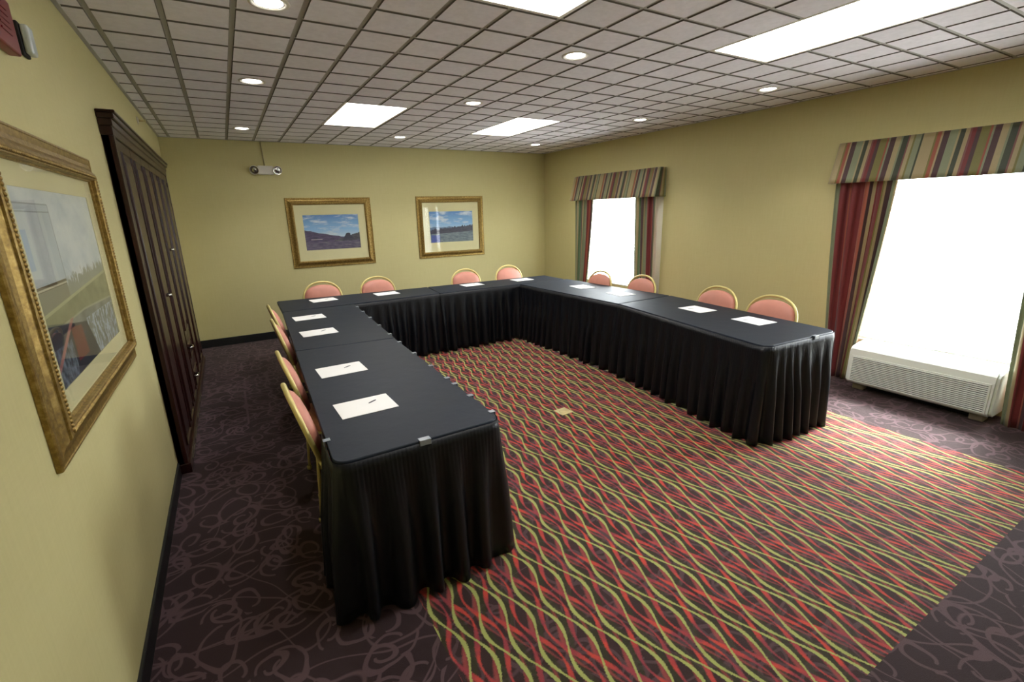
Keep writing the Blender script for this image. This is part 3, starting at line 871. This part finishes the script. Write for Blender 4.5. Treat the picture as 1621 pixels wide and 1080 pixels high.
def valance(y0, y1, zt, zb, label):
    t = thing('valance', label, 'valance', (XR, (y0+y1)/2, zb), 0, 'striped box valances'); oy = (y0+y1)/2
    def outl(x, e): return [(XR-.002, y1+e), (x, y1+e), (x, y0-e), (XR-.002, y0-e)]
    top = outl(5.745, 0); bot = outl(5.645, .004)
    P = []; UV = []; s = 0; segs = (8, 90, 8)
    for k in range(3):
        for i in range(segs[k]+(1 if k == 2 else 0)):
            f = i/segs[k]; a = Vector(top[k]).lerp(Vector(top[k+1]), f); b = Vector(bot[k]).lerp(Vector(bot[k+1]), f)
            L = (Vector(top[k+1])-Vector(top[k])).length
            u = s + L*f
            row = []; ur = []
            for j in range(9):
                q = j/8; p = a.lerp(b, q)
                wob = .004*math.sin(u*21)*q if k == 1 else 0
                row.append((p.x-XR-wob, p.y-oy, zt+(zb-zt)*q-zb)); ur.append((u, q*.4))
            P.append(row); UV.append(ur)
        s += (Vector(top[k+1])-Vector(top[k])).length
    bm = B(); grid(bm, P, UV); o = obj('fabric_skirt', bm, M_val, t, recalc=False)
    sd = o.modifiers.new('thick', 'SOLIDIFY'); sd.thickness = .003
    bm = B(); box(bm, 5.748-XR, -.002, y0+.002-oy, y1-.002-oy, zt-zb-.018, zt-zb+.002, .002); obj('top_board', bm, M_lining, t)
valance(1.385, 3.19, 2.213, 1.84, 'striped box valance over the far window')
valance(-2.74, -.775, 2.225, 1.87, 'striped box valance over the near window at the right edge')

# ------------------------------------------------------------------ air conditioner
t = thing('air_conditioner', 'white wall air conditioner with louvred front under the near window', 'air conditioner', (5.70, -1.725, 0))
L = .512; bz, tz = .065, .425
prof = [(-.145, bz+.012), (-.152, bz+.03), (-.150, tz-.09), (-.140, tz-.035), (-.112, tz-.006), (-.08, tz), (.160, tz), (.160, bz), (-.13, bz)]
bm = B()
Mx = Matrix(((1, 0, 0, 0), (0, 0, 1, 0), (0, 1, 0, 0), (0, 0, 0, 1)))
lo, hi = prism(bm, prof, -L, L, 0, Mx)
bmesh.ops.bevel(bm, geom=[e for e in bm.edges if abs(e.verts[0].co.y-e.verts[1].co.y) < 1e-5 and abs(abs(e.verts[0].co.y)-L) < 1e-4 and e.verts[0].co.x < .1 and e.verts[1].co.x < .1], offset=.018, segments=4, affect='EDGES')
for f in bm.faces: f.smooth = False
obj('housing', bm, M_ac, t)
bm = B()
gz0, gz1, gy0, gy1 = .092, .330, -.475, .475
box(bm, -.156, -.150, gy0, gy1, gz0, gz1, .0, mi=1)
n = 15
for i in range(n):
    z = gz0+.008+(gz1-gz0-.016)*i/(n-1)
    Ms = Matrix.Translation((-.158, 0, z)) @ Matrix.Rotation(math.radians(-28), 4, 'Y')
    box(bm, -.007, .007, gy0+.008, gy1-.008, -.003, .003, 0, 1, 0, Ms)
for a, c, d, e in ((gy0-.004, gy0+.010, gz0-.004, gz1+.004), (gy1-.010, gy1+.004, gz0-.004, gz1+.004), (gy0, gy1, gz0-.006, gz0+.004), (gy0, gy1, gz1-.004, gz1+.006)):
    box(bm, -.160, -.152, a, c, d, e, .002)
obj('front_grille', bm, [M_ac, M_dark], t)
bm = B()
box(bm, -.075, .075, -.195, .475, tz-.004, tz+.0006, mi=1)
for i in range(7):
    x = -.07+.14*i/6; box(bm, x-.0045, x+.0045, -.195, .475, tz+.0006, tz+.004)
for i in range(19):
    y = -.19+.66*i/18; box(bm, -.07, .07, y-.002, y+.002, tz+.0006, tz+.0045)
box(bm, .075, .083, -.20, .48, tz+.0006, tz+.005, mi=1)
obj('top_vent', bm, [M_ac, M_dark], t)
bm = B(); box(bm, -.06, .07, -.46, -.235, tz+.0004, tz+.006, .003); obj('control_lid', bm, M_ac, t)
for s in (-.42, .42):
    bm = B(); box(bm, -.09, .02, s-.045, s+.045, 0, bz, .006); obj('foot', bm, M_foot, t)
bm = B(); box(bm, -.02, .15, -L+.05, L-.05, .002, bz+.004); obj('base_plate', bm, M_dark, t)

# ------------------------------------------------------------------ small wall and floor fittings
t = thing('emergency_light', 'white twin-head emergency light high on the back wall', 'emergency light', (1.315, YB, 2.315))
bm = B(); box(bm, -.095, .095, -.065, -.001, -.055, .055, .010, 2); box(bm, -.090, .090, -.067, -.064, -.030, -.026); obj('housing', bm, M_offwhite, t)
for s in (-1, 1):
    bm = B(); Mx = Matrix.Translation((s*.135, -.06, .0)) @ Matrix.Rotation(s*.25, 4, 'Z') @ Matrix.Rotation(PI/2+.25, 4, 'X')
    lathe(bm, [(.020, -.045), (.045, -.030), (.058, .012), (.060, .020), (.054, .022)], 24, Mx)
    box(bm, -.02, .02, -.01, .01, -.01, .01, 0, 1, 0, Matrix.Translation((s*.10, -.035, 0)))
    hd = obj('lamp_head', bm, M_offwhite, t)
    bm = B(); lathe(bm, [(0, .012), (.02, .014), (.022, .006), (.053, .019)], 24, Mx); obj('lamp_lens', bm, M_chrome, hd)
bm = B(); tube(bm, [(-.005, -.012, .055), (-.012, -.012, .30), (-.015, -.012, H-2.315-.016)], .007, 8); obj('conduit', bm, simple('painted_conduit', (150, 138, 100), .5), t)

t = thing('fire_alarm', 'red fire alarm with a clear strobe high on the left wall', 'fire alarm', (XL, -.985, 2.325))
bm = B(); box(bm, 0, .034, -.16, .060, -.095, .065, .006, 2)
for i in range(5): box(bm, .034, .037, -.09, .0, -.05+i*.018, -.044+i*.018)
obj('housing', bm, M_red, t)
bm = B(); box(bm, 0, .012, .205, .275, -.052, .056, .003); obj('strobe_plate', bm, M_dark, t)
bm = B(); box(bm, .012, .036, .212, .270, -.046, .050, .008, 3); obj('strobe_lens', bm, M_lens, t)

t = thing('sprinkler_head', 'small sprinkler head on the left wall above the cabinet', 'sprinkler', (XL, 2.42, 2.57))
bm = B(); lathe(bm, [(.034, 0), (.034, .004), (.016, .010), (.010, .012)], 20, Matrix.Translation((.001, 0, 0)) @ Matrix.Rotation(PI/2, 4, 'Y')); obj('escutcheon', bm, M_offwhite, t)
bm = B(); lathe(bm, [(.010, .012), (.009, .04), (.004, .045), (.004, .055), (.018, .058), (.018, .061), (0, .062)], 16, Matrix.Translation((.001, 0, 0)) @ Matrix.Rotation(PI/2, 4, 'Y')); obj('deflector', bm, M_brass, t)

t = thing('floor_outlet', 'pale brass outlet cover set in the carpet inside the U', 'floor outlet', (3.01, -.19, 0), .06)
bm = B(); box(bm, -.062, .062, -.062, .062, .0005, .006, .002); obj('cover_plate', bm, M_brass, t)
bm = B(); lathe(bm, [(.040, .006), (.040, .009), (.034, .0095), (0, .0095)], 24); obj('screw_lid', bm, M_brass, t)

# ------------------------------------------------------------------ daylight, camera, view
w = bpy.data.worlds.new('overcast_sky'); bpy.context.scene.world = w; w.use_nodes = True
bg = w.node_tree.nodes['Background']; bg.inputs[0].default_value = (.93, .97, 1, 1); bg.inputs[1].default_value = 25.0
wnt = w.node_tree; _, gx, gy, gz = coords(wnt, 'Generated')
wnt.links.new(ramp(wnt, gz*.5+.5, [(0, (84, 86, 84)), (.47, (118, 120, 118)), (.53, (196, 204, 212)), (1, (255, 255, 255))]), bg.inputs[0])
for a, x in enumerate(DX):
    for b_, y in enumerate(DY):
        d = bpy.data.lights.new('downlight_lamp', 'SPOT'); d.energy = 24; d.spot_size = math.radians(108); d.spot_blend = .8
        d.shadow_soft_size = .055; d.color = (1, .97, .93)
        o = bpy.data.objects.new('downlight_lamp', d); C.objects.link(o); o.location = (x, y, H-.02)
for k, q in enumerate((W1, W2)):
    d = bpy.data.lights.new('window_portal', 'AREA'); d.shape = 'RECTANGLE'; d.size = q[3]-q[2]; d.size_y = q[1]-q[0]
    d.cycles.is_portal = True
    o = bpy.data.objects.new('window_portal', d); C.objects.link(o)
    o.location = (XR+.19, (q[0]+q[1])/2, (q[2]+q[3])/2); o.rotation_euler = (0, PI/2, 0)

d = bpy.data.lights.new('hazy_sun', 'SUN'); d.energy = 62; d.angle = math.radians(24); d.color = (1, .97, .95)
o = bpy.data.objects.new('hazy_sun', d); C.objects.link(o); o.location = (9, -1, 6)
o.rotation_euler = Vector((-.57, -.06, -.82)).to_track_quat('-Z', 'Y').to_euler()

cam = bpy.data.cameras.new('camera'); co = bpy.data.objects.new('camera', cam); C.objects.link(co)
cam.sensor_width = 36; cam.lens = 749.88*36/1621; cam.clip_start = .02
R = Matrix(((.85998432, -.50970263, -.02510391), (-.15502051, -.21405408, -.96444258), (.48620532, .83329711, -.26309752)))
Mc = Matrix((R[0], -R[1], -R[2])).transposed().to_4x4()
Mc.translation = (.7108, -3.2730, 1.6931)
co.matrix_world = Mc
sc = bpy.context.scene; sc.camera = co
sc.view_settings.view_transform = 'Standard'; sc.view_settings.look = 'None'; sc.view_settings.gamma = 1
sc.view_settings.exposure = 0.46
try: sc.cycles.use_denoising = True; sc.cycles.max_bounces = 8; sc.cycles.diffuse_bounces = 5
except Exception: pass
